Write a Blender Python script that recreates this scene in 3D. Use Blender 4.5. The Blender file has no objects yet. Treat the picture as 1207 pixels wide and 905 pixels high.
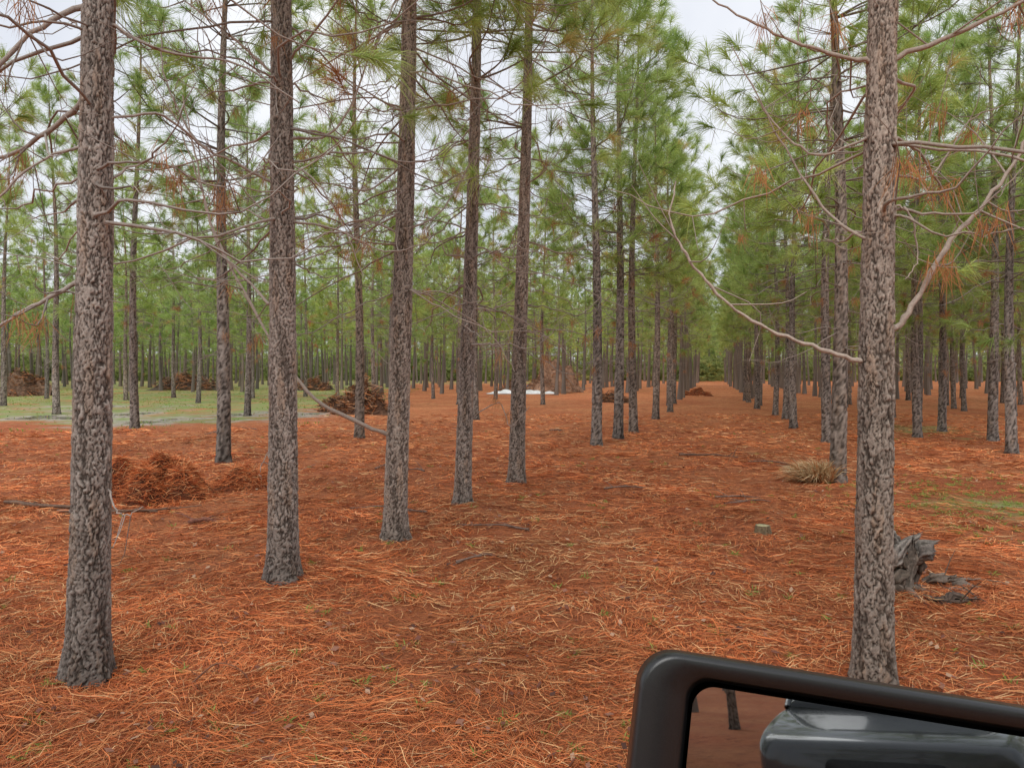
import bpy, math, numpy as np
from mathutils import Vector, Matrix
R = math.radians
rng = np.random.default_rng(7)
scene = bpy.context.scene
scene.view_settings.view_transform = 'Standard'
scene.view_settings.look = 'None'
scene.view_settings.exposure = 0

# ---------------------------------------------------------------- helpers
def nrm(a):
    return a / np.maximum(np.linalg.norm(a, axis=-1, keepdims=True), 1e-9)

def gh(x, y):
    x = np.asarray(x, float); y = np.asarray(y, float)
    return (.035*np.sin(.9*x+1.3)*np.sin(.7*y+.4) + .02*np.sin(2.1*x+.9*y)
            + .012*np.sin(4.3*y+1.7*x+2) + .010*np.sin(5.1*x-2.2*y)
            + .006*np.sin(9.1*x+3.2*y)*np.sin(8.3*y-2.*x))

class Geo:
    def __init__(s):
        s.V=[]; s.Q=[]; s.T=[]; s.qm=[]; s.tm=[]; s.C=[]; s.n=0
    def add(s, V, Q=None, T=None, mat=0, col=(1,1,1)):
        V=np.asarray(V,float).reshape(-1,3)
        c=np.asarray(col,float)
        if c.ndim==1: c=np.tile(c,(len(V),1))
        s.V.append(V); s.C.append(c)
        if Q is not None and len(Q):
            Q=np.asarray(Q,int); s.Q.append(Q+s.n); s.qm.append(np.full(len(Q),mat))
        if T is not None and len(T):
            T=np.asarray(T,int); s.T.append(T+s.n); s.tm.append(np.full(len(T),mat))
        s.n+=len(V)
    def mesh(s, name, mats, smooth=True):
        me=bpy.data.meshes.new(name)
        V=np.concatenate(s.V); C=np.concatenate(s.C)
        Q=np.concatenate(s.Q) if s.Q else np.zeros((0,4),int)
        T=np.concatenate(s.T) if s.T else np.zeros((0,3),int)
        qm=np.concatenate(s.qm) if s.qm else np.zeros(0,int)
        tm=np.concatenate(s.tm) if s.tm else np.zeros(0,int)
        me.vertices.add(len(V)); me.vertices.foreach_set("co",V.astype(np.float32).ravel())
        lv=np.concatenate([Q.ravel(),T.ravel()]).astype(np.int32)
        me.loops.add(len(lv)); me.loops.foreach_set("vertex_index",lv)
        ls=np.concatenate([np.arange(len(Q))*4, len(Q)*4+np.arange(len(T))*3]).astype(np.int32)
        me.polygons.add(len(ls)); me.polygons.foreach_set("loop_start",ls)
        me.polygons.foreach_set("material_index",np.concatenate([qm,tm]).astype(np.int32))
        me.polygons.foreach_set("use_smooth",np.full(len(ls),smooth))
        me.update(calc_edges=True)
        at=me.color_attributes.new("Col",'FLOAT_COLOR','POINT')
        at.data.foreach_set("color",np.c_[C,np.ones(len(C))].astype(np.float32).ravel())
        for m in mats: me.materials.append(m)
        return me

def obj(name, me, loc=(0,0,0), rot=(0,0,0), scale=(1,1,1), parent=None):
    o=bpy.data.objects.new(name,me); scene.collection.objects.link(o)
    o.location=loc; o.rotation_euler=rot; o.scale=scale
    if parent: o.parent=parent
    return o

def spline(pts, k=4):
    p=np.asarray(pts,float); n=len(p)
    if n<3: 
        t=np.linspace(0,1,k+1)[:,None]; return p[0]*(1-t)+p[-1]*t
    P=np.vstack([2*p[0]-p[1],p,2*p[-1]-p[-2]]); out=[]
    for i in range(1,n):
        for j in range(k):
            t=j/k; a,b,c,d=P[i-1],P[i],P[i+1],P[i+2]
            out.append(.5*((2*b)+(c-a)*t+(2*a-5*b+4*c-d)*t*t+(3*b-a-3*c+d)*t**3))
    out.append(p[-1]); return np.array(out)

def tube(geo, pts, rad, n=6, mat=0, col=(1,1,1)):
    pts=np.asarray(pts,float); m=len(pts); rad=np.broadcast_to(rad,(m,))
    t=nrm(np.gradient(pts,axis=0))
    ref=np.array([0,0,1.]) if abs(t[0,2])<.9 else np.array([1.,0,0])
    u=nrm(np.cross(t,ref)); v=np.cross(t,u)
    a=np.arange(n)*2*np.pi/n
    V=pts[:,None]+rad[:,None,None]*(np.cos(a)[None,:,None]*u[:,None]+np.sin(a)[None,:,None]*v[:,None])
    i=np.arange(m-1)[:,None]*n; j=np.arange(n)[None]; k=(j+1)%n
    Q=np.stack([i+j,i+k,i+n+k,i+n+j],-1).reshape(-1,4)
    c=np.asarray(col,float)
    geo.add(V.reshape(-1,3),Q,mat=mat,col=c)

def needles(geo, P, D, L, W, droop, col, mat=1, r=rng):
    n=len(P); L=np.broadcast_to(L,(n,))[:,None]; W=np.broadcast_to(W,(n,))[:,None]
    s=nrm(np.cross(D,r.normal(size=(n,3))))*W*.5
    dz=np.zeros((n,3)); dz[:,2]=-1
    mid=P+D*L*.5+dz*L*droop*.12; tip=P+D*L+dz*L*droop*.5
    V=np.stack([P-s,P+s,mid+s,mid-s,tip],1).reshape(-1,3)
    b=np.arange(n)[:,None]*5
    C=np.repeat(col,5,axis=0) if np.ndim(col)==2 else col
    geo.add(V,b+np.array([[0,1,2,3]]),b+np.array([[3,2,4]]),mat=mat,col=C)

# ---------------------------------------------------------------- materials
def newmat(name):
    m=bpy.data.materials.new(name); m.use_nodes=True
    nt=m.node_tree; b=nt.nodes['Principled BSDF']; return m,nt,b
def N(nt,t,**k):
    n=nt.nodes.new(t)
    for a,v in k.items(): setattr(n,a,v)
    return n
def noise(nt,vec,scale,detail=4,rough=.6):
    n=N(nt,'ShaderNodeTexNoise'); n.inputs['Scale'].default_value=scale
    n.inputs['Detail'].default_value=detail; n.inputs['Roughness'].default_value=rough
    if vec is not None: nt.links.new(vec,n.inputs['Vector'])
    return n.outputs['Fac']
def ramp(nt,fac,stops):
    r=N(nt,'ShaderNodeValToRGB'); el=r.color_ramp.elements
    while len(el)<len(stops): el.new(.5)
    for e,(p,c) in zip(el,stops): e.position=p; e.color=(c[0],c[1],c[2],1)
    nt.links.new(fac,r.inputs['Fac']); return r.outputs['Color']
def mix(nt,a,b,fac,mode='MIX'):
    m=N(nt,'ShaderNodeMix',data_type='RGBA',blend_type=mode)
    for s,v in ((m.inputs[6],a),(m.inputs[7],b),(m.inputs[0],fac)):
        if isinstance(v,(int,float)): s.default_value=v
        elif isinstance(v,tuple): s.default_value=(*v,1)
        else: nt.links.new(v,s)
    return m.outputs[2]
def bump(nt,b,h,dist,st=1):
    n=N(nt,'ShaderNodeBump'); n.inputs['Distance'].default_value=dist; n.inputs['Strength'].default_value=st
    nt.links.new(h,n.inputs['Height']); nt.links.new(n.outputs[0],b.inputs['Normal']); return n

def mat_attr(name, rough=.8, transl=0, fine=None, tint=0, bmp=0, spec=.3, matte=False, amp=1.):
    m,nt,b=newmat(name)
    a=N(nt,'ShaderNodeAttribute',attribute_name='Col')
    col=a.outputs['Color']
    tc=N(nt,'ShaderNodeTexCoord')
    if fine:
        f=noise(nt,tc.outputs['Object'],fine,5,.7)
        g=ramp(nt,f,[(.3,(1-.45*amp,)*3),(.7,(1+.35*amp,1+.33*amp,1+.3*amp))])
        col=mix(nt,col,g,1.,'MULTIPLY')
        if bmp: bump(nt,b,f,bmp)
    if tint:
        oi=N(nt,'ShaderNodeObjectInfo')
        g=ramp(nt,oi.outputs['Random'],[(0,(1-tint,1-tint*.6,1-tint*.4)),(.5,(1,1,1)),(1,(1+tint,1+tint*.6,1))])
        col=mix(nt,col,g,1.,'MULTIPLY')
    if matte:
        nt.nodes.remove(b); b=N(nt,'ShaderNodeBsdfDiffuse'); nt.links.new(col,b.inputs['Color'])
        nt.links.new(b.outputs[0],nt.nodes['Material Output'].inputs['Surface'])
    else:
        nt.links.new(col,b.inputs['Base Color'])
        b.inputs['Roughness'].default_value=rough
        b.inputs['Specular IOR Level'].default_value=spec
    if transl:
        t=N(nt,'ShaderNodeBsdfTranslucent'); nt.links.new(col,t.inputs['Color'])
        ms=N(nt,'ShaderNodeMixShader'); ms.inputs[0].default_value=transl
        nt.links.new(b.outputs[0],ms.inputs[1]); nt.links.new(t.outputs[0],ms.inputs[2])
        nt.links.new(ms.outputs[0],nt.nodes['Material Output'].inputs['Surface'])
    return m

bark=mat_attr('pine_bark',.9,0,fine=60,tint=.10,bmp=.003,spec=.2,amp=.6)
leaf=mat_attr('pine_needles',.5,.45,tint=.16,matte=True)
straw=mat_attr('pine_straw',.7,0,spec=.2)
wood=mat_attr('weathered_wood',.85,0,fine=38,bmp=.01)
heapm=mat_attr('litter_heap',.95,0,fine=24,bmp=.05)

# ground material
gm,nt,b=newmat('ground_pine_litter')
tc=N(nt,'ShaderNodeTexCoord'); o=tc.outputs['Object']
big=noise(nt,o,.35,5,.6); med=noise(nt,o,3.2,6,.7); fin=noise(nt,o,38,6,.75)
mp=N(nt,'ShaderNodeMapping'); mp.inputs['Scale'].default_value=(14,90,1); mp.inputs['Rotation'].default_value=(0,0,.6); nt.links.new(o,mp.inputs[0])
fib=noise(nt,mp.outputs[0],1,3,.6)
c1=ramp(nt,fin,[(.28,(.15,.046,.020)),(.45,(.42,.12,.042)),(.6,(.58,.19,.068)),(.78,(.66,.33,.16))])
c2=ramp(nt,med,[(.3,(.5,.46,.45)),(.5,(1,1,1)),(.72,(1.15,1.3,1.45))])
c=mix(nt,c1,c2,1.,'MULTIPLY')
fb=ramp(nt,fib,[(.35,(.6,.55,.5)),(.65,(1.25,1.25,1.25))]); c=mix(nt,c,fb,.8,'MULTIPLY')
bg=ramp(nt,big,[(.38,(.88,.80,.80)),(.65,(1.03,1.2,1.3))]); c=mix(nt,c,bg,1.,'MULTIPLY')
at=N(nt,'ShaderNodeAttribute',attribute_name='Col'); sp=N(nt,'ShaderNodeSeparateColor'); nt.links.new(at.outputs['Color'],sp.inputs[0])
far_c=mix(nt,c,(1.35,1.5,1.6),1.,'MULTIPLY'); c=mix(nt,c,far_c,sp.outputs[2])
def thr(v,nz,lo,hi,amp=1.6):
    a=N(nt,'ShaderNodeMath',operation='MULTIPLY_ADD'); nt.links.new(nz,a.inputs[0]); a.inputs[1].default_value=amp; nt.links.new(v,a.inputs[2])
    r=N(nt,'ShaderNodeMapRange'); r.inputs['From Min'].default_value=lo; r.inputs['From Max'].default_value=hi
    nt.links.new(a.outputs[0],r.inputs[0]); return r.outputs[0]
gn=noise(nt,o,.32,9,.72); gn2=noise(nt,o,.34,9,.70)
gcol=ramp(nt,fin,[(.3,(.15,.15,.06)),(.5,(.30,.29,.12)),(.7,(.44,.40,.22))])
gcol=mix(nt,gcol,ramp(nt,noise(nt,o,.9,8,.75),[(.40,(.44,.28,.15)),(.48,(.32,.33,.13)),(.56,(.22,.36,.07))]),.7)
c=mix(nt,c,gcol,thr(sp.outputs[0],gn,1.55,1.8))
pud=thr(sp.outputs[1],gn2,2.66,2.72,3.2)
damp=thr(sp.outputs[1],gn2,2.3,2.66,3.2)
c=mix(nt,c,ramp(nt,med,[(.4,(.34,.29,.22)),(.6,(.55,.50,.43))]),damp)
c=mix(nt,c,(.20,.18,.15),pud)
nt.links.new(c,b.inputs['Base Color']); b.inputs['Specular IOR Level'].default_value=.3
rr_=N(nt,'ShaderNodeMapRange'); rr_.inputs['To Min'].default_value=.88; rr_.inputs['To Max'].default_value=.07; nt.links.new(pud,rr_.inputs[0]); nt.links.new(rr_.outputs[0],b.inputs['Roughness'])
hh=N(nt,'ShaderNodeMath',operation='ADD'); nt.links.new(fin,hh.inputs[0]); nt.links.new(fib,hh.inputs[1]); bn=bump(nt,b,hh.outputs[0],.03,1)
bs_=N(nt,'ShaderNodeMapRange'); bs_.inputs['To Min'].default_value=1.; bs_.inputs['To Max'].default_value=.01; nt.links.new(pud,bs_.inputs[0]); nt.links.new(bs_.outputs[0],bn.inputs['Strength'])

# ---------------------------------------------------------------- ground
def axis(n,near,far):
    t=np.linspace(-1,1,n); return np.sign(t)*(near*np.abs(t)+ (far-near)*np.abs(t)**4)
def clearing(x,y):
    return np.clip((y-19)/7,0,1)*np.clip((-3.5-x-.05*y)/5,0,1)
def sand(x,y):
    return np.clip(1.*np.exp(-((x+15)**2/60+(y-27.)**2/30.))+.8*np.exp(-((x+9)**2/7+(y-30)**2/14.))+.8*np.exp(-((x+22)**2/70+(y-36)**2/30.)),0,1)
gx=axis(361,22,700); gy=axis(361,22,700)+8
X,Y=np.meshgrid(gx,gy); Z=gh(X,Y)*(1-.95*sand(X,Y))
Vg=np.c_[X.ravel(),Y.ravel(),Z.ravel()]; n=361
i=np.arange(n-1)[:,None]*n+np.arange(n-1)[None]
Q=np.stack([i,i+1,i+n+1,i+n],-1).reshape(-1,4)
ga=clearing(Vg[:,0],Vg[:,1])
ga=np.maximum(ga,1.05*np.exp(-((Vg[:,0]-6.5)**2/3+(Vg[:,1]-9.8)**2/3.6)))
ga=np.maximum(ga,.95*np.exp(-((Vg[:,0]-13)**2/12+(Vg[:,1]-22)**2/34)))
ga=np.maximum(ga,.9*np.clip((Vg[:,1]-60)/40,0,1)*np.clip((12-Vg[:,0])/6,0,1))
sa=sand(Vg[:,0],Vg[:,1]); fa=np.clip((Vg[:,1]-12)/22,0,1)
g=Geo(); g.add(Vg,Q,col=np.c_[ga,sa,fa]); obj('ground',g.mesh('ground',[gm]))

# ---------------------------------------------------------------- straw litter
pal=np.array([[.64,.195,.066],[.54,.145,.046],[.31,.08,.033],[.72,.31,.125],[.72,.43,.22],[.58,.21,.09]])
def strands(geo, x, y, zoff, L, W, r, ang=None, cols=None, zf=gh, lift=.02, mat=0):
    n=len(x); a=r.uniform(0,2*np.pi,n) if ang is None else ang
    dx,dy=np.cos(a),np.sin(a); k=r.normal(0,.10,n)*L
    ts=[-.5,-.17,.17,.5]; bow=[0,.9,.9,0]; pts=[]
    for t,bw in zip(ts,bow):
        px=x+dx*L*t-dy*k*bw; py=y+dy*L*t+dx*k*bw
        pts.append(np.stack([px,py,zf(px,py)+zoff+np.abs(r.normal(0,lift,n))+.003],-1))
    wx=(-dy*W*.5); wy=dx*W*.5; w=np.stack([wx,wy,r.normal(0,.3,n)*W],-1)
    V=[]
    for q,p in enumerate(pts):
        f=.45 if q in(0,3) else 1
        V+= [p-w*f,p+w*f]
    V=np.stack(V,1).reshape(-1,3); b8=np.arange(n)[:,None]*8
    Q=np.concatenate([b8+np.array([[0,1,3,2]])+2*s for s in range(3)])
    geo.add(V,Q,mat=mat,col=np.repeat(cols,8,axis=0))
n=240000
yy=2.2*(30/2.2)**rng.uniform(0,1,n); xx=rng.uniform(-1,1,n)*(.85*yy+1.2)
cl=np.sin(xx*2.3+np.sin(yy*1.7)*2)*np.sin(yy*2.9+np.sin(xx*1.3)*2)
keep=(rng.uniform(size=n)<.62+.38*cl)&(rng.uniform(size=n)>clearing(xx,yy)*1.3)&(rng.uniform(size=n)>.88*np.exp(-((xx-6.5)**2/2.6+(yy-9.8)**2/3.2))); xx=xx[keep]; yy=yy[keep]; n=len(xx)
cn=560; cy=2.4*(22/2.4)**rng.uniform(0,1,cn); cx=rng.uniform(-1,1,cn)*(.82*cy+.6); kk=80
ca=rng.uniform(0,6.28,cn); cxx=np.repeat(cx,kk)+rng.normal(0,.11,cn*kk)*(1+np.repeat(cy,kk)*.06); cyy=np.repeat(cy,kk)+rng.normal(0,.11,cn*kk)*(1+np.repeat(cy,kk)*.06)
ang=np.concatenate([rng.uniform(0,6.28,n),np.repeat(ca,kk)+rng.normal(0,.35,cn*kk)])
zo=np.concatenate([np.zeros(n),np.abs(rng.normal(.012,.014,cn*kk))])
L=np.concatenate([rng.uniform(.10,.25,n),rng.uniform(.14,.27,cn*kk)])
xx=np.concatenate([xx,cxx]); yy=np.concatenate([yy,cyy]); W=.0013+.00042*yy
m0=n; n=len(xx)
pt=np.clip(np.exp(-((xx-.1)**2/2.2+(yy-7.2)**2/6.))+.45*(np.sin(xx*1.1+2)*np.sin(yy*.9)>.45),0,1)
cols=pal[rng.choice(len(pal),n,p=[.3,.25,.20,.15,.04,.06])]*rng.uniform(.6,1.2,(n,1))
cols*=(1+.24*np.sin(xx*1.9+np.sin(yy*1.1)*1.5)*np.sin(yy*1.4+1)+.12*np.sin(xx*.7+1)*np.sin(yy*.45+2))[:,None]
ct=np.repeat(rng.uniform(.7,1.25,cn),kk); cols[m0:]*=ct[:,None]
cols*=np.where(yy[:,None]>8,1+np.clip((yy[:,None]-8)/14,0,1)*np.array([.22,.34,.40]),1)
tan=np.array([.70,.42,.20])*rng.uniform(.8,1.2,(n,1)); sel=rng.uniform(size=n)<pt*.2
cols[sel]=tan[sel]
kp=~((clearing(xx,yy)>.5)); 
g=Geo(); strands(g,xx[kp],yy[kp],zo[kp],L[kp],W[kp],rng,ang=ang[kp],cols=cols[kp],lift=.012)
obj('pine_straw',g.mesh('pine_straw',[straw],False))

# fallen leaves and small weeds
n=1700; yy=2.6*(18/2.6)**rng.uniform(0,1,n); xx=rng.uniform(-1,1,n)*(.8*yy+.5)
g=Geo(); a=rng.uniform(0,6.28,n); s=rng.uniform(.012,.034,n)
d=np.stack([np.cos(a),np.sin(a),rng.normal(0,.25,n)],-1)*s[:,None]; e=np.stack([-np.sin(a),np.cos(a),rng.normal(0,.4,n)],-1)*s[:,None]*.55
P=np.stack([xx,yy,gh(xx,yy)+.03],-1)
V=np.stack([P-d,P-e,P+d,P+e],1).reshape(-1,3)
cc=np.array([[.16,.06,.04],[.26,.12,.08],[.42,.26,.17],[.08,.035,.025]])[rng.choice(4,n)]
g.add(V,np.arange(n*4).reshape(-1,4),col=np.repeat(cc,4,axis=0)); obj('leaf_litter',g.mesh('leaf_litter',[straw],False))
g=Geo(); m=640; yy=3*(22/3)**rng.uniform(0,1,m); xx=rng.uniform(-1,1,m)*(.8*yy)
xx[:330]=rng.normal(6.5,1.2,330); yy[:330]=rng.normal(9.8,1.3,330)
for x,y in zip(xx,yy):
    k=14; P=np.tile([x,y,float(gh(x,y))],(k,1))+rng.normal(0,.02,(k,3))*[1,1,0]
    D=nrm(rng.normal(size=(k,3))*[1,1,.3]+[0,0,.9])
    needles(g,P,D,rng.uniform(.03,.10,k),.007,.6,np.tile([.34,.42,.11],(k,1))*rng.uniform(.7,1.3,(k,1)),mat=0)
obj('weeds',g.mesh('weeds',[leaf],False))
n=38000; xx=rng.uniform(-45,-4,n); yy=rng.uniform(20,75,n)
k=(clearing(xx,yy)>.3)&((sand(xx,yy)<.5)|(rng.uniform(size=n)<.25))&(np.sin(xx*.8+np.sin(yy))*np.sin(yy*.6+1)+.5*np.sin(xx*2.1)*np.sin(yy*1.7)>.0)
xx=xx[k];yy=yy[k];n=len(xx); P=np.stack([xx,yy,gh(xx,yy)*(1-.95*sand(xx,yy))],-1)
D=nrm(rng.normal(size=(n,3))*[.5,.5,.1]+[0,0,.8])
gc=np.array([[.24,.36,.08],[.36,.38,.13],[.2,.30,.07],[.46,.34,.17]])[rng.choice(4,n)]
g=Geo(); needles(g,P,D,rng.uniform(.04,.18,n),.03,.8,gc,mat=0); obj('grass',g.mesh('grass',[leaf],False))

# ---------------------------------------------------------------- pine tree generator
def bark_surface(u, v, ncol, seed):
    rr=np.random.default_rng(seed); nr=int(v.max())+6
    J=rr.uniform(.05,.95,(nr,ncol,2)); val=rr.uniform(0,1,(nr,ncol))
    iu=np.floor(u).astype(int); iv=np.floor(v).astype(int)
    f1=np.full(u.shape,9.); f2=np.full(u.shape,9.); pv=np.zeros(u.shape)
    for a in(-1,0,1):
        for b_ in(-1,0,1):
            cuix=iu+a; cvix=np.clip(iv+b_+2,0,nr-1); cm=cuix%ncol
            du=u-(cuix+J[cvix,cm,0]); dv=(v-(iv+b_+J[cvix,cm,1])); d=np.sqrt(du*du+dv*dv)
            m=d<f1; f2=np.where(m,f1,np.minimum(f2,d)); pv=np.where(m,val[cvix,cm],pv); f1=np.where(m,d,f1)
    return f2-f1, pv

def make_tree(name, seed, H=13., cb=5.2, r0=.125, lean=(0,0), curve=0., lod=0, branches=(), dead_lo=2.2, segs=48, dz=.012, fineH=None, ndead=1., dim=1.):
    r=np.random.default_rng(seed); g=Geo()
    ph=r.uniform(0,6.28,2)
    def cen(z):
        z=np.asarray(z,float)
        return np.stack([lean[0]*z+curve*np.sin(z*.55+ph[0])-curve*np.sin(ph[0]), lean[1]*z+curve*np.sin(z*.45+ph[1])-curve*np.sin(ph[1]), z],-1)
    def rad(z): 
        z=np.asarray(z,float); return r0*(np.maximum(1-z/H,0)**1.0*.97+.03)+r0*.36*np.exp(-np.maximum(z,0)/.13)
    fineH=fineH or H
    if lod==0: zs=np.concatenate([np.arange(-.08,fineH,dz),np.arange(fineH,H,.06),[H]])
    elif lod==1: zs=np.arange(-.1,H+.01,.04)
    else: zs=np.linspace(-.1,H,12)
    n=segs
    c=cen(zs); th=np.arange(n)*2*np.pi/n; TH,ZZ=np.meshgrid(th,zs); RR=rad(zs)[:,None]*np.ones((1,n))
    if lod<2:
        ncol=max(8,int(round(2*np.pi*r0/.044))); cv=.10
        wu=.34*np.sin(ZZ*17+TH*3)+.24*np.sin(ZZ*41-TH*5+1)+.16*np.sin(ZZ*97+TH*9)+.06*np.sin(ZZ*260+TH*17)
        wv=.35*np.sin(TH*7+ZZ*9)+.28*np.sin(TH*13-ZZ*19)+.16*np.sin(TH*29+ZZ*60)
        e,pv=bark_surface(TH/(2*np.pi)*ncol+wu+ncol,(ZZ+.3)/cv+wv+1,ncol,seed+5)
        e2,pv2=bark_surface(TH/(2*np.pi)*ncol*2+1.5*wu+2*ncol,(ZZ+.3)/.038+wv*2.3+2,ncol*2,seed+6)
        wth=.28*(.55+.8*np.sin(ZZ*2.3+TH*2+seed)**2)
        pl=np.clip(e/wth,0,1)**1.3; p2=np.clip(e2/.16,0,1)
        RR=RR+ (pl-.8)*.0125*(rad(zs)/r0)[:,None]**.5+(pv-.6)*.006*pl+(p2-.7)*.0016*pl+(pv2-.5)*.0036*pl+ r.normal(0,.0007,RR.shape)
        RR=RR*(1+.05*np.sin(3*TH+seed)*np.exp(-ZZ/.3)+.09*np.sin(5*TH+2*seed)*np.exp(-np.maximum(ZZ,0)/.12))
        light=np.array([.45,.39,.35]); lt2=np.array([.25,.205,.178]); dark=np.array([.045,.033,.027])
        mx=np.clip(.45*pv+.55*pv2,0,1)[...,None]
        col=dark+(light*mx+lt2*(1-mx)-dark)*(pl*(.60+.40*p2))[...,None]
        rus=(np.sin(ZZ*5.1+TH*2+seed)*np.sin(TH*3-ZZ*2.3)>.45)*pv2; col=col*(1-rus[...,None]*np.array([0,.12,.22]))
        col=col*dim*(1+.14*np.sin(ZZ*1.3+seed)+.10*np.sin(TH+ZZ*.7))[...,None]*r.uniform(.85,1.15,RR.shape)[...,None]
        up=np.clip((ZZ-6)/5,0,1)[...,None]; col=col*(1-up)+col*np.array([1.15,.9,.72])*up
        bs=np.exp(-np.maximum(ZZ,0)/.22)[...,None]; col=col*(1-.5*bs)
    else:
        col=np.ones(RR.shape)[...,None]*np.array([.18,.15,.13])*r.uniform(.7,1.3,RR.shape)[...,None]
    V=c[:,None,:]+RR[...,None]*np.stack([np.cos(TH),np.sin(TH),0*TH],-1)
    m=len(zs); i=np.arange(m-1)[:,None]*n; j=np.arange(n)[None]; k=(j+1)%n
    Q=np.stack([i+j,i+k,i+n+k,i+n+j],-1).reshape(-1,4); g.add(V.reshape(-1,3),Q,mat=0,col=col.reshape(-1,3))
    bc=np.array([.33,.28,.25])*(1 if lod==0 else .8); E=[];T=[];DE=[]
    ns={0:7,1:5,2:3}[lod]
    def twigs_on(p,rr,cnt,lmax,thr_):
        for _ in range(cnt):
            s=r.integers(len(p)//3,len(p)-1); d=nrm(p[s]-p[s-1]+r.normal(0,.45,3)); l=r.uniform(.15,lmax); q=r.normal(0,.12,3)*l
            tw=spline([p[s],p[s]+d*l*.5+q,p[s]+d*l+[0,0,l*.25]],3)
            tube(g,tw,np.linspace(max(rr*.35,.003),.0015,len(tw)),4,0,bc*r.uniform(.8,1.2))
            if r.uniform()<thr_: DE.append(tw[2])
    for pts,rr,tg in branches:
        p=np.array(pts,float); base=cen(p[0,2]); off=p.copy(); off[:,:2]+=base[:2]
        p=spline(np.vstack([[base[0],base[1],p[0,2]-.01],off]),6); p[1:-1]+=r.normal(0,.005,(len(p)-2,3))
        q=np.linspace(1,.28,len(p)); tube(g,p,rr*q*(1+.10*r.normal(size=len(p))),8,0,bc*1.2*r.uniform(.9,1.1))
        twigs_on(p,rr,tg+2,.7,.26)
    z=dead_lo
    while z<cb+2.5 and lod<2:
        for _ in range(int(r.integers(2,5)*ndead+.5)):
            a=r.uniform(0,6.28); l=r.uniform(.6,2.5)*(1 if z>3 else .7); h=np.array([np.cos(a),np.sin(a),0]); sd=np.array([-h[1],h[0],0])
            s0=cen(z); b0=r.normal(0,.18); up=r.uniform(-.45,.35)
            p=spline([s0,s0+h*l*.35+[0,0,up*l*.3-.05],s0+h*l*.7+sd*b0*l+[0,0,up*l*.5-.12*l],s0+h*l+sd*b0*2*l+[0,0,up*l+.10*l]],4)
            p[1:]+=r.normal(0,.014,(len(p)-1,3))
            rb=r.uniform(.007,.014); tube(g,p,np.linspace(rb,.0025,len(p)),5,0,bc*r.uniform(.75,1.3))
            twigs_on(p,rb,r.integers(2,6),.7,.08)
            if z>cb-1.3 and r.uniform()<.65: E.append(p[-1]);T.append(nrm(p[-1]-p[-3]))
        z+=r.uniform(.26,.5)
    z=cb
    while z<H-.3:
        f=(z-cb)/(H-cb); prof=(.75+.9*f if f<.25 else 1.0*(1-(f-.25)/.75)**.75)
        for _ in range(r.integers(3,6)):
            a=r.uniform(0,6.28); l=max(.4,prof*r.uniform(1.2,2.6)); h=np.array([np.cos(a),np.sin(a),0]); sd=np.array([-h[1],h[0],0])
            el=.10+.75*f+r.normal(0,.17); s0=cen(z); b0=r.normal(0,.14)
            p=spline([s0,s0+h*l*.33+[0,0,el*l*.2],s0+h*l*.68+sd*b0*l+[0,0,el*l*.45],s0+h*l+sd*b0*1.7*l+[0,0,el*l*.8+.2*l]],3)
            tube(g,p,np.linspace(.007+.006*l,.004,len(p)),ns,0,bc*.75)
            E.append(p[-1]);T.append(nrm(p[-1]-p[-2]))
            for q in range(int(1.3+l*(2.1 if lod<2 else 1.5))):
                s=r.integers(4,len(p)-1); d=nrm(nrm(p[s]-p[s-1])*.8+r.normal(0,.55,3)+[0,0,.2]); ll=r.uniform(.25,.75)*min(1,l)
                tw=np.array([p[s],p[s]+d*ll*.5,p[s]+d*ll+[0,0,ll*.35]])
                if lod<2: tube(g,tw,[.006,.005,.004],3,0,bc*.7)
                E.append(tw[-1]);T.append(nrm(tw[-1]-tw[1]))
        z+=r.uniform(.38,.70)
    E.append(cen(H)); T.append(np.array([0,0,1.]))
    E=np.array(E);T=np.array(T); k={0:115,1:78,2:18}[lod]; W={0:.0046,1:.0072,2:.023}[lod]
    m=len(E); tv=r.uniform(0,1,m)
    low=np.array([.25,.36,.09]); hi=np.array([.55,.67,.24])
    tc_=low+(hi-low)*tv[:,None]**1.1
    yl=r.uniform(size=m)<.04; tc_[yl]=[.58,.50,.2]
    br_=(r.uniform(size=m)<.05)&(E[:,2]<cb+1.0); tc_[br_]=[.52,.27,.13]
    EE=np.repeat(E,k,0); TT=np.repeat(T,k,0); t=r.uniform(0,1,(m*k,1))
    P=EE-TT*.20*t; D=nrm(TT*r.uniform(.3,1.6,(m*k,1))+r.normal(0,.50,(m*k,3)))
    C=np.repeat(tc_,k,0)*r.uniform(.75,1.25,(m*k,1))
    needles(g,P,D,r.uniform(.28,.48,m*k),W,.75,C,mat=1,r=r)
    if DE:
        DE=np.array(DE); k=34; m=len(DE); EE=np.repeat(DE,k,0)
        P=EE+r.normal(0,.03,(m*k,3)); D=nrm(r.normal(0,.42,(m*k,3))+[0,0,-1.]); 
        C=np.tile([.50,.26,.13],(m*k,1))*r.uniform(.6,1.3,(m*k,1))
        needles(g,P,D,r.uniform(.08,.24,m*k),W*.8,.2,C,mat=1,r=r)
    return g.mesh(name,[bark,leaf])

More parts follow.
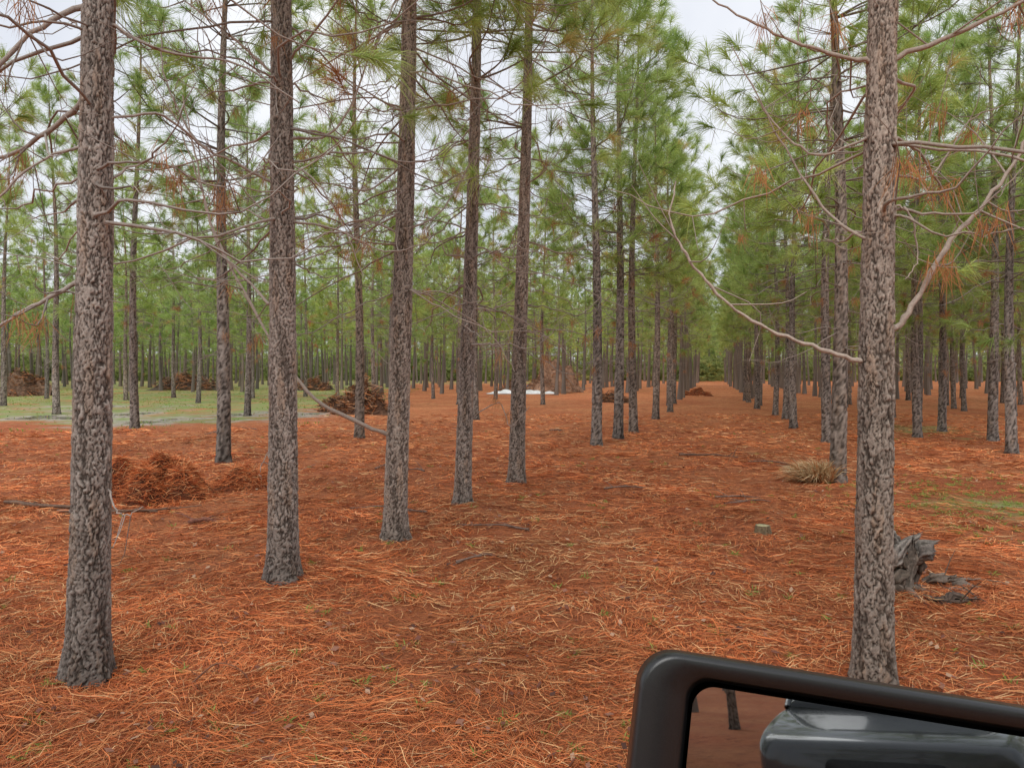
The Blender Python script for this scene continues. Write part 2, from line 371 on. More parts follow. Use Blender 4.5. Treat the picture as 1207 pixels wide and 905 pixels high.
T1B=[(((-.07,0,2.36),(-.27,-.08,2.21),(-.52,-.1,2.07),(-.85,-.05,1.95)),.019,4),
     (((-.05,0,3.42),(-.3,.05,3.26),(-.55,.1,3.13),(-.9,.1,3.05)),.022,7),
     (((-.05,0,3.98),(-.32,-.1,3.76),(-.55,-.15,3.46),(-.8,-.1,3.3)),.022,6),
     (((.06,0,3.86),(.35,.1,3.74),(.75,.2,3.70),(1.1,.3,3.5)),.014,5),
     (((-.08,0,2.84),(-.3,.15,2.78),(-.6,.3,2.78)),.010,2),
     (((.1,0,1.12),(.16,-.05,1.02),(.24,-.05,.98),(.33,-.05,1.03)),.008,1),
     (((.06,0,3.3),(.3,.2,3.38),(.5,.5,3.2),(.75,.7,2.9)),.012,4),
     (((.06,0,2.95),(.25,.2,3.1),(.55,.4,3.0),(.8,.5,3.15)),.010,3),
     (((-.05,0,3.15),(-.3,-.1,3.0),(-.55,-.15,2.7),(-.7,-.2,2.45)),.011,4),
     (((-.05,0,3.75),(-.25,.2,3.95),(-.5,.3,4.1)),.012,3)]
T2B=[(((-.1,0,3.36),(-.39,-.1,3.5),(-.68,-.15,3.68),(-.95,-.1,4.25),(-1.0,0,4.7)),.016,5),
     (((.09,0,3.72),(.44,.1,3.84),(.75,.1,4.5),(.95,.2,5.0)),.017,5),
     (((-.08,0,4.28),(-.43,0,4.58),(-.95,.1,5.0)),.018,4),
     (((.1,0,3.02),(.45,.1,2.96),(.85,.1,2.78),(1.2,.1,2.85)),.014,4),
     (((-.1,0,2.32),(-.3,.1,2.5),(-.58,.1,2.82),(-.72,.1,3.3),(-.9,.1,3.8)),.015,4),
     (((-.1,0,1.1),(-.17,-.05,.95),(-.16,-.05,.85)),.006,0),
     (((.08,0,4.4),(.5,-.2,4.75),(.9,-.3,5.3)),.016,4),
     (((.08,0,3.5),(.35,-.2,3.3),(.6,-.3,2.9),(.75,-.3,2.5)),.011,4),
     (((-.08,0,3.0),(-.5,.3,3.2),(-1.0,.5,3.15)),.012,4)]
T3B=[(((-.08,0,1.12),(-.39,-.1,1.26),(-.85,-.15,1.52),(-1.3,-.1,2.08),(-1.8,0,2.95),(-2.07,.1,3.49),(-2.2,.1,4.05),(-2.35,.1,4.8)),.026,6),
     (((-.08,0,3.3),(-.5,.1,3.45),(-.95,.2,3.3),(-1.3,.2,3.2)),.017,5),
     (((.08,0,3.35),(.4,.2,3.6),(.8,.3,4.3)),.016,4),
     (((-.06,0,4.6),(-.5,.2,4.9),(-1.2,.4,5.4)),.017,4),
     (((-.06,0,4.0),(-.4,-.2,3.7),(-.9,-.3,3.75),(-1.4,-.3,3.5)),.014,5),
     (((.08,0,2.7),(.5,.1,2.5),(.95,.2,2.2),(1.2,.2,1.8)),.012,3)]
T4B=[(((.1,0,1.15),(.45,-.1,1.35),(.6,-.1,1.05),(.85,-.1,1.3)),.010,1),
     (((.1,0,2.6),(.6,.2,2.5),(1.1,.4,2.2)),.014,4),(((-.1,0,3.6),(-.6,.2,3.5),(-1.1,.4,3.9)),.015,4),
     (((-.1,0,4.4),(-.7,-.2,4.1),(-1.2,-.3,4.3)),.015,5),
     (((.1,0,3.4),(.6,.2,3.3),(1.2,.4,3.6)),.015,4)]
T5B=[(((-.1,0,2.9),(-.6,-.2,2.7),(-1.1,-.3,3.0)),.014,4),(((.1,0,3.8),(.7,-.2,3.6),(1.3,-.2,3.9)),.015,4),
     (((.1,0,2.4),(.6,0,2.2),(1.0,.1,1.7)),.011,3)]
RB=[(((-.11,0,1.85),(-.35,.02,1.93),(-.64,.05,2.05),(-.88,.08,2.24),(-1.05,.1,2.46),(-1.14,.12,2.67),(-1.1,.15,2.9)),.014,3),
    (((.11,0,2.04),(.25,0,2.24),(.42,0,2.53),(.62,0,2.74),(.84,0,3.08),(1.1,0,3.42)),.021,5),
    (((.10,0,3.56),(.42,-.05,3.68),(.84,-.1,3.88),(1.2,-.1,4.1)),.018,5),
    (((-.1,0,3.54),(-.35,0,3.60),(-.64,.05,3.74),(-.95,.1,3.95)),.017,5),
    (((.1,0,2.72),(.16,-.03,2.66),(.2,-.03,2.42),(.12,-.05,2.3)),.009,0),
    (((-.1,0,2.55),(-.25,.15,2.75),(-.45,.3,3.2),(-.6,.3,3.45)),.011,4),
    (((-.08,0,3.1),(-.3,.15,3.05),(-.5,.3,3.3),(-.75,.3,3.75)),.011,5),
    (((.08,0,2.9),(.4,.2,2.95),(.7,.3,3.3),(.9,.3,3.4)),.010,5),
    (((.1,0,3.1),(.35,.2,3.05),(.6,.3,2.75),(.8,.3,2.5)),.011,5)]
near=[
 (-2.51,4.36,.116,(.022,0),T1B,11,.008,110,4.6),
 (-1.93,6.21,.128,(.004,0),T2B,12,.009,96,6),
 (-1.26,7.91,.128,(.022,.0),T3B,13,.011,80,7),
 (-.66,9.79,.112,(.026,.0),T4B,14,.013,64,8),
 (.07,11.6,.130,(.022,.0),T5B,15,.015,56,9),
 (2.05,4.19,.104,(.012,0),RB,16,.008,104,4.6)]
for (x,y,r0,le,br,sd,dz,sg,fh) in near:
    me=make_tree('pine_tree',sd,H=13.2,cb=5.6,r0=r0,lean=le,curve=.02,lod=0,branches=br,segs=sg,dz=dz,fineH=fh,dead_lo=2.7 if y<9 else 2.1,ndead=1.15 if y>5 else 1.,dim=1.)
    obj('pine_tree',me,(x,y,float(gh(x,y))-.01))

mids=[make_tree('pine_mid',30+i,H=[13,12.4,13.6,12,13.3][i],cb=[4.3,3.9,4.8,4.1,4.5][i],r0=[.135,.12,.14,.115,.13][i],lean=[(.01,0),(-.012,.01),(.02,0),(0,0),(-.01,-.01)][i],curve=.06,lod=1,segs=24,dim=.85) for i in range(5)]
fars=[make_tree('pine_far',50+i,H=[12.6,11.8,13,12.2][i],cb=[4.2,3.6,4.6,4.0][i],r0=[.14,.13,.15,.14][i],curve=.1,lod=2,segs=8) for i in range(4)]
spots=[(2.01,17.6),(2.84,19.8),(3.49,21.2),(5.35,27.5),(6.85,32),
       (5.25,11.9),(7.77,18.2),(8.65,22.7),(10.0,27),(10.7,30),(11.3,34),
       (-5.63,14.4),(-4.1,19.8),(-1.3,26.5),(-11.6,22.7),(-10.4,29),(-4.9,46),(-32,54),(-23,44),
       (10.7,15.8),(11.1,20.2),(.5,33),(1.6,38),(-14,50),(-8,52),
       (-17,40),(-25.5,37),(-13.5,42),(-20,52),(-7.5,40),(-2.8,39),(-29,46),(-18.5,30),(-10.5,12.5),
       (-5.6,34.5),(-22,48),(-11,46.5),(-16.5,47),(-26.5,52),(-34,48),(-1.0,45)]
r=np.random.default_rng(99)
far_sp=[]
for k in range(-30,30):
    yv=17.+r.uniform(0,3)
    while yv<155:
        x=6.6+.27*(yv-32)+4.5*k+r.normal(0,.22); y=yv+r.normal(0,.3); yv+=3.0 if yv<80 else 5.0
        if abs(x)>.74*y+6: continue
        if y<36 and k in(0,1): continue
        if k<=-1 and y<52: continue
        if k<=-1 and x<-12 and y<60+6*math.sin(x*.3): continue
        if r.uniform()<.12: continue
        (spots if y<44 else far_sp).append((x,y))
for _ in range(22):
    y=r.uniform(125,155); far_sp.append((8.9+.27*(y-32)+r.uniform(-2.2,2.2),y))
for k in range(-3,5):
    for yv in (-9,-14,-20): spots.append((k*5+.27*yv+r.normal(0,.3)+1.2,yv+r.normal(0,.4)))
for _ in range(90):
    far_sp.append((r.uniform(-45,50),r.uniform(-75,-25)))
for (x,y) in spots:
    if abs(x-4.0)<2.6 and abs(y+7.4)<2.6: continue
    s=r.uniform(.93,1.06)
    obj('pine_tree',mids[r.integers(5)],(x,y,float(gh(x,y))-.05),(0,0,r.uniform(0,6.28)),(s,s,s))
dm=bpy.data.objects.new('distant_pine_trees',None); scene.collection.objects.link(dm)
for (x,y) in far_sp:
    s=r.uniform(.88,1.1)
    obj('pine',fars[r.integers(4)],(x,y,float(gh(x,y))-.02),(0,0,r.uniform(0,6.28)),(s,s,s),dm)
def shrub(seed):
    rr=np.random.default_rng(seed); g=Geo(); m=80
    c=rr.normal(size=(m,3))*[.8,.8,.6]+[0,0,1.0]; c[:,2]=np.abs(c[:,2])
    k=18; EE=np.repeat(c,k,0); D=nrm(rr.normal(size=(m*k,3))+[0,0,.3])
    C=np.repeat(np.array([.26,.32,.12])+rr.uniform(0,1,(m,1))*[.24,.22,.10],k,0)
    needles(g,EE,D,rr.uniform(.15,.35,m*k),.05,.4,C,mat=0,r=rr); return g.mesh('shrub',[leaf])
sh=[shrub(80+i) for i in range(3)]
um=bpy.data.objects.new('undergrowth',None); scene.collection.objects.link(um)
for _ in range(420):
    y=r.uniform(118,165); x=r.uniform(-1,1)*(.76*y)
    s=r.uniform(.9,2.3); obj('shrub',sh[r.integers(3)],(x,y,-.1),(0,0,r.uniform(0,6)),(s*1.7,s*1.7,s*1.15),um)

# ---------------------------------------------------------------- heaps, stumps, logs
def heap(name,x,y,rx,ry,h,seed,n,cols=None,L=(.12,.3),base=(.20,.06,.025),W=.007,lift=.05,dk=1.,pw=1.3):
    rr=np.random.default_rng(seed); ph=rr.uniform(0,6,6)
    def zf(px,py):
        u=(px-x)/rx; v=(py-y)/ry; d=np.sqrt(u*u+v*v); a=np.arctan2(v,u)
        d=d*(1+.2*np.sin(2*a+ph[0])+.15*np.sin(5*a+ph[1]))
        return gh(px,py)-.03+h*np.clip(1-d*d,0,1)**pw*(1+.3*np.sin(u*4+ph[2])*np.sin(v*5+ph[3])+.15*np.sin(u*11+ph[4]))
    t=np.linspace(-1.25,1.25,44); A,B=np.meshgrid(t,t); px=x+A*rx; py=y+B*ry
    Z=zf(px,py)+rr.normal(0,.012,px.shape); i=np.arange(43)[:,None]*44+np.arange(43)[None]
    g=Geo(); g.add(np.c_[px.ravel(),py.ravel(),Z.ravel()],np.stack([i,i+1,i+45,i+44],-1).reshape(-1,4),mat=0,col=np.array(base)*rr.uniform(.6,1.3,(44*44,1)))
    q=np.sqrt(rr.uniform(0,1,n))*1.1; a=rr.uniform(0,6.28,n); xs=x+q*rx*np.cos(a); ys=y+q*ry*np.sin(a)
    if cols is None: cols=pal[rr.choice(len(pal),n,p=[.3,.24,.14,.16,.08,.08])]*rr.uniform(.6,1.25,(n,1))*dk
    else: cols=np.array(cols)[rr.choice(len(cols),n)]*rr.uniform(.6,1.3,(n,1))
    Ls=rr.uniform(L[0],L[1],n)
    D=nrm(rr.normal(size=(n,3))*[1,1,.33]); P=np.stack([xs,ys,zf(xs,ys)+np.abs(rr.normal(0,lift,n))],-1)-D*Ls[:,None]*.5
    needles(g,P,D,Ls,W,.12,cols,mat=1,r=rr)
    return obj(name,g.mesh(name,[heapm,straw],False))
brn=[(.16,.09,.06),(.30,.15,.08),(.10,.06,.045),(.38,.22,.13),(.45,.18,.07)]
heap('pine_straw_pile',-5.05,10.4,.72,.5,.52,1,7500,base=(.12,.04,.02),dk=1.05,W=.005,lift=.02,pw=.9)
heap('pine_straw_pile',-4.15,11.5,.6,.4,.28,2,3500,dk=1.05,W=.005,lift=.02,pw=1.)
heap('brush_pile',-6.1,30,1.1,.8,1.0,3,1500,cols=brn,W=.035,L=(.2,.7),base=(.15,.08,.05),lift=.14)
heap('brush_pile',-7.6,32,.7,.6,.5,4,900,cols=brn,W=.03,L=(.2,.6),base=(.16,.09,.06),lift=.12)
heap('brush_pile',-34.3,52,1.6,1.2,1.5,5,1200,cols=brn,W=.04,L=(.2,.8),base=(.24,.15,.1),lift=.15)
heap('brush_pile',-29,66,2.6,1.4,1.1,15,1300,cols=brn,W=.05,L=(.3,1),base=(.10,.08,.06),lift=.2)
heap('brush_pile',-18,66,1.6,1.2,.8,16,900,cols=brn,W=.05,L=(.3,1),base=(.10,.08,.06),lift=.2)
heap('dirt_mound',3.3,59,2.0,1.3,2.2,6,1500,cols=brn,W=.03,L=(.2,.6),base=(.42,.25,.17),lift=.08,pw=1.)
heap('dirt_mound',.2,63,1.3,1.,.9,8,800,cols=brn,W=.03,L=(.2,.6),base=(.28,.16,.10),lift=.1)
heap('pine_straw_pile',13,52,.9,.7,.5,9,700,W=.02)
heap('brush_pile',5.6,41,.9,.6,.5,10,700,cols=brn,W=.03,L=(.2,.6),base=(.14,.08,.05),lift=.1)

# dead grass clump by the right-hand row
g=Geo(); rr=np.random.default_rng(21); n=1500
a=rr.uniform(0,6.28,n); q=rr.uniform(0,.22,n)
P=np.stack([4.9+q*np.cos(a)*1.3,11.9+q*np.sin(a),np.full(n,.02)],-1)+0
D=nrm(np.stack([np.cos(a)*rr.uniform(.0,.9,n)-.25,np.sin(a)*rr.uniform(.0,.9,n),rr.uniform(.5,1.6,n)],-1)+rr.normal(0,.15,(n,3)))
needles(g,P,D,rr.uniform(.25,.78,n),.010,1.0,np.array([[.56,.38,.20],[.40,.25,.12],[.62,.48,.29],[.5,.22,.09]])[rr.choice(4,n)],mat=0,r=rr)
obj('dead_grass_clump',g.mesh('dead_grass_clump',[straw],False))

def stump(name,x,y,r0,h,jag,seed,col=(.30,.25,.21),top=(.36,.27,.17),n=48,m=26):
    rr=np.random.default_rng(seed); g=Geo(); th=np.arange(n)*2*np.pi/n; am=1 if jag else .35
    prof=1+am*(.13*np.sin(3*th+seed)+.09*np.sin(5*th+2)+.05*np.sin(11*th))
    hj=h*(1-jag*(.5+.5*np.sin(2*th+seed))-jag*.5*rr.uniform(0,1,n))
    V=[];C=[]; fc=rr.uniform(.45,1.3,(n,1))
    for k in range(m):
        t=k/(m-1); z=hj*t-.04; fl=1+.5*np.exp(-t*h/.06)*(.6+.5*np.sin(4*th+seed))
        rad=r0*prof*fl*(1-.12*t)*(1+.05*np.sin(9*th+6*t)+rr.normal(0,.012,n))
        V.append(np.stack([x+rad*np.cos(th),y+rad*np.sin(th),z+0*th],-1)); C.append(np.array(col)*fc*rr.uniform(.8,1.2,(n,1)))
    for q,dz_ in((.8,-.02),(.55,-.05 if jag else -.003),(.25,-.09 if jag else -.005),(.02,-.09 if jag else -.006)):
        rad=r0*prof*.88*q; V.append(np.stack([x+rad*np.cos(th),y+rad*np.sin(th),(hj*q+h*.75*(1-q) if jag else hj)-.04+dz_*(1 if jag else .2)+0*th],-1)); C.append(np.array(top)*rr.uniform(.5,1.2,(n,1)))
    V=np.array(V); M=len(V); i=np.arange(M-1)[:,None]*n; j=np.arange(n)[None]; k=(j+1)%n
    g.add(V.reshape(-1,3),np.stack([i+j,i+k,i+n+k,i+n+j],-1).reshape(-1,4),mat=0,col=np.concatenate(C)); return g
def shard(g,p,q,w,t,col,rr):
    """ragged splintered wood: bent, grooved along the grain, broken ends"""
    p=np.array(p,float);q=np.array(q,float); ln=np.linalg.norm(q-p)
    L_=spline([p,p+(q-p)*.35+rr.normal(0,.09,3)*ln,p+(q-p)*.7+rr.normal(0,.09,3)*ln,q],6); g2=Geo(); tube(g2,L_,1.0,24); m=len(L_)
    V=g2.V[0].reshape(m,24,3); c=L_[:,None]; d=V-c; s_=np.linspace(0,1,m)[:,None,None]; a=np.arange(24)*2*np.pi/24
    groove=1+.22*np.sin(a*5+rr.uniform(0,6))[None,:,None]+.14*np.sin(a*9+rr.uniform(0,6))[None,:,None]
    knob=1+.28*np.sin(s_*9+rr.uniform(0,6)+np.cos(a)[None,:,None])+.12*np.sin(s_*21+3*np.sin(a)[None,:,None])
    d=d*groove*knob*w*np.array([1,1,t/w])
    ends=np.clip(np.minimum(s_*5,(1-s_)*3)+.15+.22*rr.normal(size=(1,24,1)),.06,1); d=d*ends
    tip=(s_**6)*rr.normal(0,.12,(1,24,1))*ln*nrm(q-p)
    cc=np.array(col)*(np.clip(.35+.75*(groove-.7),.3,1.3)*np.ones((m,1,1))*rr.uniform(.75,1.2,(m,24,1)))
    g.add((c+d+tip).reshape(-1,3),g2.Q[0],mat=0,col=cc.reshape(-1,3))
g=stump('s',3.12,5.95,.095,.40,.45,3,col=(.23,.18,.15))
rr=np.random.default_rng(15)
for (p,q,w_,t_,cl_) in [((3.02,5.9,.22),(3.22,5.86,.47),.04,.045,(.42,.37,.33)),((3.1,5.9,.30),(3.37,5.88,.42),.042,.042,(.38,.33,.29)),
      ((2.98,5.93,.0),(3.0,5.9,.42),.035,.035,(.34,.28,.24)),((3.08,5.86,.0),(3.07,5.86,.38),.042,.042,(.25,.2,.16)),((3.17,5.86,.0),(3.18,5.84,.44),.035,.035,(.30,.25,.21)),
      ((3.22,5.92,.0),(3.26,5.9,.36),.035,.035,(.22,.17,.14)),((3.12,5.95,.34),(3.05,5.9,.49),.035,.04,(.44,.40,.36)),((3.2,5.9,.32),(3.33,5.83,.36),.05,.045,(.33,.28,.25))]:
    shard(g,p,q,w_,t_,cl_,rr)
for a in (0.2,-.5,2.6,3.6,-1.4):
    d=np.array([math.cos(a),math.sin(a),0]); s=np.array([3.12,5.95,.07]); L_=spline([s,s+d*.15+[0,0,-.02],s+d*.38+[0,0,-.08]],5)
    tube(g,L_,np.linspace(.04,.012,len(L_)),7,0,(.20,.15,.12))
obj('tree_stump',g.mesh('tree_stump',[wood]))
g=stump('s2',2.73,8.05,.082,.15,0,9,col=(.20,.15,.09),top=(.50,.45,.26)); obj('tree_stump',g.mesh('cut_stump',[wood]))
def log(name,pts,ra,col,seed,n=10,twigs=0,chunks=()):
    rr=np.random.default_rng(seed); g=Geo(); p=spline(pts,6); p[:,2]+=gh(p[:,0],p[:,1]); p+=rr.normal(0,ra*.12,p.shape)
    tube(g,p,ra*np.linspace(1,.35,len(p))*(1+.18*rr.normal(size=len(p))),n,0,np.array(col)*rr.uniform(.5,1.3,(len(p)*n,1)))
    for _ in range(twigs):
        s=rr.integers(1,len(p)-1); d=nrm(rr.normal(size=3)*[1,1,.3]+[0,0,.25]); l=rr.uniform(.1,.35)
        tube(g,np.array([p[s],p[s]+d*l*.6,p[s]+d*l+[0,0,-.03]]),[ra*.35,ra*.25,ra*.12],5,0,col)
    for a_,b_,w_ in chunks: shard(g,a_,b_,w_,w_*.7,np.array(col)*1.3,rr)
    return obj(name,g.mesh(name,[wood]))
log('fallen_branch',[(3.2,5.75,.02),(3.4,5.6,.03),(3.62,5.72,.0)],.018,(.13,.09,.07),1,twigs=5,chunks=[((3.2,5.7,.03),(3.46,5.62,.05),.035),((3.3,5.6,.02),(3.6,5.68,.03),.03)])
log('fallen_branch',[(3.5,6.12,.02),(3.7,6.1,.03),(3.95,6.15,.0)],.016,(.26,.20,.16),2,twigs=4,chunks=[((3.4,6.1,.04),(3.68,6.12,.08),.05),((3.6,6.1,.03),(3.95,6.0,.03),.045),((3.45,5.95,.03),(3.7,5.88,.03),.03)])
log('fallen_branch',[(-6.6,9.6,.03),(-5.5,9.3,.04),(-4.5,9.4,.03)],.03,(.16,.10,.07),3,twigs=7)
log('fallen_branch',[(-5.6,9.1,.03),(-5.,9.15,.06),(-4.1,9.75,.03)],.018,(.22,.14,.10),4,twigs=7)
log('fallen_branch',[(-1.83,4.2,.02),(-1.72,4.28,.10),(-1.6,4.3,.06),(-1.5,4.22,.01)],.006,(.22,.10,.06),6,6,twigs=10)
log('fallen_branch',[(-3.75,8.6,.03),(-3.55,8.55,.05),(-3.4,8.5,.02)],.035,(.22,.09,.06),8,twigs=3)
log('fallen_branch',[(3.4,15.,.03),(4.,15.1,.05),(4.6,15.,.02)],.025,(.18,.11,.08),9,twigs=5)
rb_=np.random.default_rng(77)
for q in range(14):
    y=rb_.uniform(7,26); x=rb_.uniform(-.6,.6)*y; a=rb_.uniform(0,3.1); l=rb_.uniform(.2,.6); d=np.array([math.cos(a)*l,math.sin(a)*l])
    log('fallen_branch',[(x-d[0],y-d[1],.02),(x+.05,y+.04,.04),(x+d[0],y+d[1],.015)],.009+.0006*y,(.22,.15,.12),200+q,6,twigs=4)

# white tarp strip, small blue barrel at the mound
wm,nt,b=newmat('white_plastic'); b.inputs['Roughness'].default_value=.5
tc=N(nt,'ShaderNodeTexCoord'); nt.links.new(ramp(nt,noise(nt,tc.outputs['Object'],3),[(.3,(.55,.55,.53)),(.6,(.78,.78,.78))]),b.inputs['Base Color'])
bm_,nt,b=newmat('blue_plastic'); tc=N(nt,'ShaderNodeTexCoord'); nt.links.new(ramp(nt,noise(nt,tc.outputs['Object'],5),[(.3,(.06,.13,.24)),(.7,(.10,.2,.34))]),b.inputs['Base Color']); b.inputs['Roughness'].default_value=.4
def cloth(name,x0,x1,y0,y1,h,seed,mat,z0=.05):
    rr=np.random.default_rng(seed); ph=rr.uniform(0,6,5); u=np.linspace(0,1,60); v=np.linspace(0,1,16); U,Vv=np.meshgrid(u,v)
    Z=z0+h*np.sin(Vv*np.pi)**.6*(.65+.25*np.sin(U*17+ph[0])+.15*np.sin(U*41+Vv*6+ph[1]))*np.clip(np.minimum(U,1-U)*9,.1,1)
    XX=x0+(x1-x0)*U+.08*np.sin(Vv*7+ph[2]); YY=y0+(y1-y0)*Vv+.25*np.sin(U*8+ph[3])
    i=np.arange(15)[:,None]*60+np.arange(59)[None]; g=Geo()
    g.add(np.c_[XX.ravel(),YY.ravel(),Z.ravel()],np.stack([i,i+1,i+61,i+60],-1).reshape(-1,4)); return obj(name,g.mesh(name,[mat]))
cloth('white_tarp',-1.9,3.4,54,55.2,.30,1,wm)
g=Geo(); pr=[(0,.02),(0,.26),(.03,.29),(.28,.285),(.30,.305),(.33,.285),(.58,.285),(.60,.305),(.63,.285),(.87,.29),(.9,.26),(.9,.02)]
tube(g,np.array([[a_*.55,0,a_*.2] for a_,_ in pr])+np.arange(len(pr))[:,None]*[1e-4,0,0],np.array([b_*.7 for _,b_ in pr]),24,0)
obj('blue_barrel',g.mesh('blue_barrel',[bm_]),(1.25,60,.35))

# ---------------------------------------------------------------- side mirror
pl_,nt,b=newmat('black_plastic'); tc=N(nt,'ShaderNodeTexCoord'); f=noise(nt,tc.outputs['Object'],900,3)
nt.links.new(ramp(nt,f,[(.3,(.010,.010,.011)),(.7,(.018,.018,.019))]),b.inputs['Base Color']); b.inputs['Roughness'].default_value=.33; b.inputs['Specular IOR Level'].default_value=.6; bump(nt,b,f,.0002,.4)
gl,nt,b=newmat('mirror_glass'); b.inputs['Metallic'].default_value=1; b.inputs['Roughness'].default_value=.015
tc=N(nt,'ShaderNodeTexCoord'); nt.links.new(ramp(nt,noise(nt,tc.outputs['Object'],20),[(.3,(.42,.44,.45)),(.7,(.46,.48,.49))]),b.inputs['Base Color'])
def rrect(w,h,rad,k=10):
    pts=[]
    for cx,cz,a0 in((w/2-rad,h/2-rad,0),(-w/2+rad,h/2-rad,90),(-w/2+rad,-h/2+rad,180),(w/2-rad,-h/2+rad,270)):
        for q in range(k+1):
            a=R(a0+90*q/k); pts.append((cx+rad*math.cos(a),cz+rad*math.sin(a)))
    return np.array(pts)
def loft(geo,loops,mat=0,cap=True):
    V=[];n=len(loops[0][1])
    for dpt,l in loops: V.append(np.stack([l[:,0],np.full(n,dpt),l[:,1]],-1))
    if cap: V.append(np.tile(np.mean(V[-1],0),(n,1)))
    V=np.array(V);M=len(V); i=np.arange(M-1)[:,None]*n; j=np.arange(n)[None]; k=(j+1)%n
    geo.add(V.reshape(-1,3),np.stack([i+j,i+k,i+n+k,i+n+j],-1).reshape(-1,4),mat=mat)
W_,H_=.36,.25
sh_=lambda l,dx,dz: l+np.array([dx,dz])
g=Geo()
loft(g,[(.13,rrect(.20,.14,.05)),(.115,rrect(.26,.19,.055)),(.08,rrect(.32,.225,.04)),(.03,rrect(W_-.004,H_-.004,.030)),(.026,rrect(W_-.012,H_-.012,.028)),(.022,rrect(W_,H_,.030)),(.004,rrect(W_,H_,.030)),
        (.001,rrect(W_-.003,H_-.003,.029)),(0,rrect(W_-.008,H_-.008,.027)),(.001,sh_(rrect(W_-.044,H_-.026,.021),.010,0)),(.010,sh_(rrect(W_-.052,H_-.032,.019),.013,0)),(.018,sh_(rrect(W_-.056,H_-.036,.018),.014,0)),(.020,sh_(rrect(W_-.060,H_-.040,.017),.014,0))],cap=False)
loft(g,[(.13,rrect(.20,.14,.05)),(.135,rrect(.1,.06,.03))])
root=bpy.data.objects.new('side_mirror',None); scene.collection.objects.link(root)
hs=obj('housing',g.mesh('housing',[pl_]),parent=root)
g=Geo(); loft(g,[(.0,rrect(W_-.064,H_-.046,.018))]); go=obj('glass',g.mesh('glass',[gl],False),loc=(.014,.015,0),parent=root)
g=Geo(); tube(g,spline([(.10,.08,-.06),(.2,.10,-.08),(.33,.12,-.10)],6),.035,16); obj('arm',g.mesh('arm',[pl_]),parent=root)
root.location=(.265,.56,1.430); root.rotation_euler=(R(-11),R(8.4),R(-2))

# ---------------------------------------------------------------- parked pickup behind the viewpoint (seen in the mirror)
paint,nt,b=newmat('dark_grey_car_paint'); tc=N(nt,'ShaderNodeTexCoord'); nt.links.new(ramp(nt,noise(nt,tc.outputs['Object'],4),[(.3,(.045,.048,.052)),(.7,(.06,.064,.068))]),b.inputs['Base Color']); b.inputs['Roughness'].default_value=.25; b.inputs['Coat Weight'].default_value=.8
dg,nt,b=newmat('dark_window'); tc=N(nt,'ShaderNodeTexCoord'); nt.links.new(ramp(nt,noise(nt,tc.outputs['Object'],2),[(.3,(.01,.012,.013)),(.7,(.02,.022,.024))]),b.inputs['Base Color']); b.inputs['Roughness'].default_value=.05
rub,nt,b=newmat('tyre_rubber'); tc=N(nt,'ShaderNodeTexCoord'); nt.links.new(ramp(nt,noise(nt,tc.outputs['Object'],30),[(.3,(.015,.015,.015)),(.7,(.03,.03,.03))]),b.inputs['Base Color']); b.inputs['Roughness'].default_value=.8
truck=bpy.data.objects.new('pickup_truck',None); scene.collection.objects.link(truck)
def sect(geo,prof,rad=.14,mat=0,fine=5):
    """smooth body lofted along its length; prof rows: x, half width, z0, z1"""
    P=spline(np.array(prof,float),fine); V=[]
    for x_,hw,z0,z1 in P:
        l=rrect(2*hw,z1-z0,min(rad,(z1-z0)*.45),6); V.append(np.stack([np.full(len(l),x_),l[:,0],l[:,1]+(z0+z1)/2],-1))
    n=len(V[0]); V=np.array([np.tile(V[0].mean(0),(n,1))]+V+[np.tile(V[-1].mean(0),(n,1))]); M=len(V)
    i=np.arange(M-1)[:,None]*n; j=np.arange(n)[None]; k=(j+1)%n
    geo.add(V.reshape(-1,3),np.stack([i+j,i+k,i+n+k,i+n+j],-1).reshape(-1,4),mat=mat)
g=Geo(); sect(g,[(2.78,.70,.55,.92),(2.70,.90,.47,1.03),(2.3,.97,.42,1.10),(1.3,1.0,.42,1.18),(0,1.0,.42,1.2),(-1.2,1.0,.42,1.21),(-2.5,.99,.45,1.22),(-2.74,.95,.5,1.2),(-2.78,.9,.55,1.15)]); obj('body',g.mesh('body',[paint]),parent=truck)
g=Geo(); sect(g,[(1.35,.88,1.14,1.20),(.95,.84,1.15,1.50),(.5,.78,1.15,1.80),(.1,.76,1.15,1.85),(-.5,.77,1.15,1.83),(-.78,.82,1.15,1.5),(-.9,.86,1.14,1.22)],.10); obj('cab',g.mesh('cab',[dg]),parent=truck)
g=Geo(); sect(g,[(.6,.66,1.80,1.83),(.4,.73,1.81,1.87),(0,.75,1.82,1.89),(-.45,.74,1.81,1.88),(-.62,.68,1.79,1.83)],.02)
for s in(-1,1):
    for xa,za,xb,zb in((1.3,1.18,.5,1.83),(-.05,1.18,-.05,1.86),(-.86,1.18,-.56,1.83)): tube(g,spline([[xa,s*.90,za],[(xa+xb)/2,s*.85,(za+zb)/2],[xb,s*.76,zb]],4),.035,8)
obj('roof',g.mesh('roof',[paint]),parent=truck)
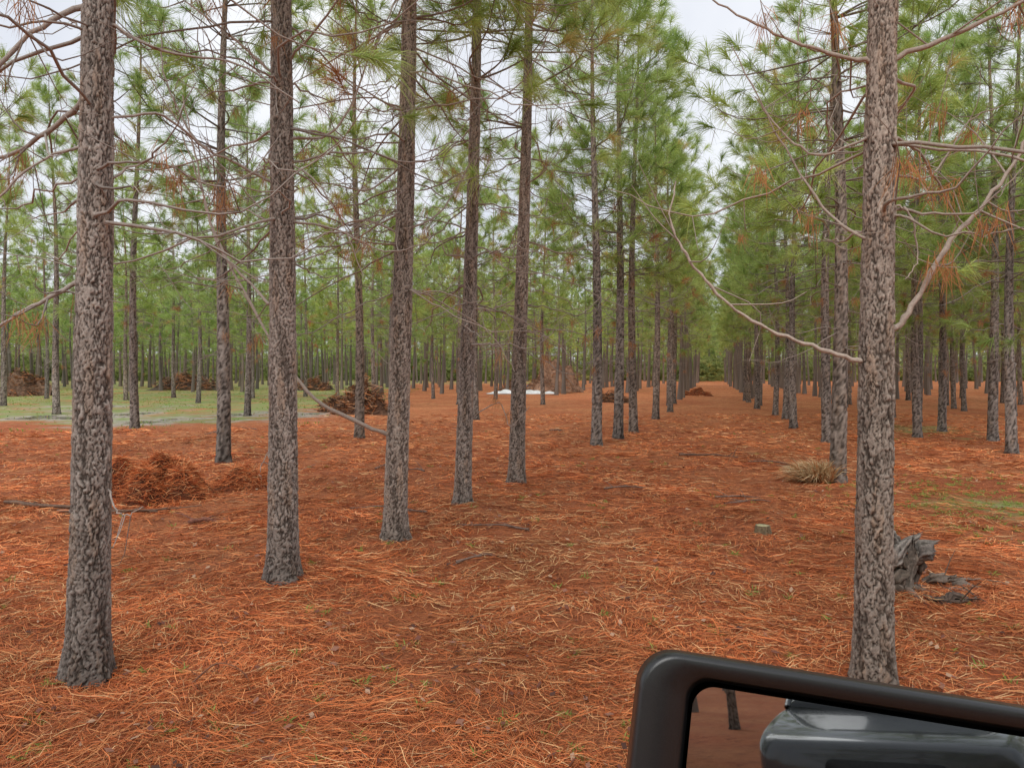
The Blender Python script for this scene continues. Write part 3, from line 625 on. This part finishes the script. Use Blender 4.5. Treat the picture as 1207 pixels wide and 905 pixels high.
for xw in(1.75,-1.75):
    for s in(-1,1):
        g=Geo(); tube(g,np.array([[xw,s*.72,.39],[xw,s*.74,.39],[xw,s*.78,.39],[xw,s*.98,.39],[xw,s*1.02,.39],[xw,s*1.021,.39],[xw,s*1.03,.39]]),[.05,.34,.39,.39,.35,.24,.05],28); obj('wheel',g.mesh('wheel',[rub]),parent=truck)
for s in(-1,1):
    g=Geo(); loft(g,[(.04,rrect(.30,.14,.05)),(0,rrect(.34,.18,.06))]); obj('headlight',g.mesh('headlight',[wm]),loc=(2.73,s*.66,.86),rot=(0,0,R(90)),parent=truck)
g=Geo(); loft(g,[(.02,rrect(.8,.24,.05)),(0,rrect(.84,.28,.06))]); obj('grille',g.mesh('grille',[rub]),loc=(2.79,0,.76),rot=(0,0,R(90)),parent=truck)
truck.location=(4.0,-7.4,0); truck.rotation_euler=(0,0,R(118))

# ---------------------------------------------------------------- camera, light, world
cam=bpy.data.cameras.new('camera'); co=bpy.data.objects.new('camera',cam); scene.collection.objects.link(co)
co.location=(0,0,1.8); co.rotation_euler=(R(90),0,0); cam.sensor_width=36; cam.lens=25.95; cam.shift_y=-.0137; cam.clip_start=.05; cam.clip_end=2000
scene.camera=co
sl=bpy.data.lights.new('sun','SUN'); sl.energy=2.2; sl.angle=R(40); sl.color=(1,.98,.95)
so=bpy.data.objects.new('sun',sl); scene.collection.objects.link(so)
elev,az=R(50),R(195)
dv=Vector((math.sin(az)*math.cos(elev),math.cos(az)*math.cos(elev),math.sin(elev)))
so.rotation_euler=dv.to_track_quat('Z','Y').to_euler()
w=bpy.data.worlds.new('World'); scene.world=w; w.use_nodes=True; nt=w.node_tree
bgn=nt.nodes['Background']; sky=N(nt,'ShaderNodeTexSky'); sky.sky_type='NISHITA'; sky.sun_disc=False; sky.sun_elevation=elev; sky.sun_rotation=az
tc=N(nt,'ShaderNodeTexCoord')
cl=ramp(nt,noise(nt,tc.outputs['Generated'],2.2,5,.55),[(.3,(7.6,8.0,9.0)),(.7,(11.8,11.9,12.1))])
c=mix(nt,sky.outputs[0],cl,.88); nt.links.new(c,bgn.inputs['Color']); bgn.inputs['Strength'].default_value=.1
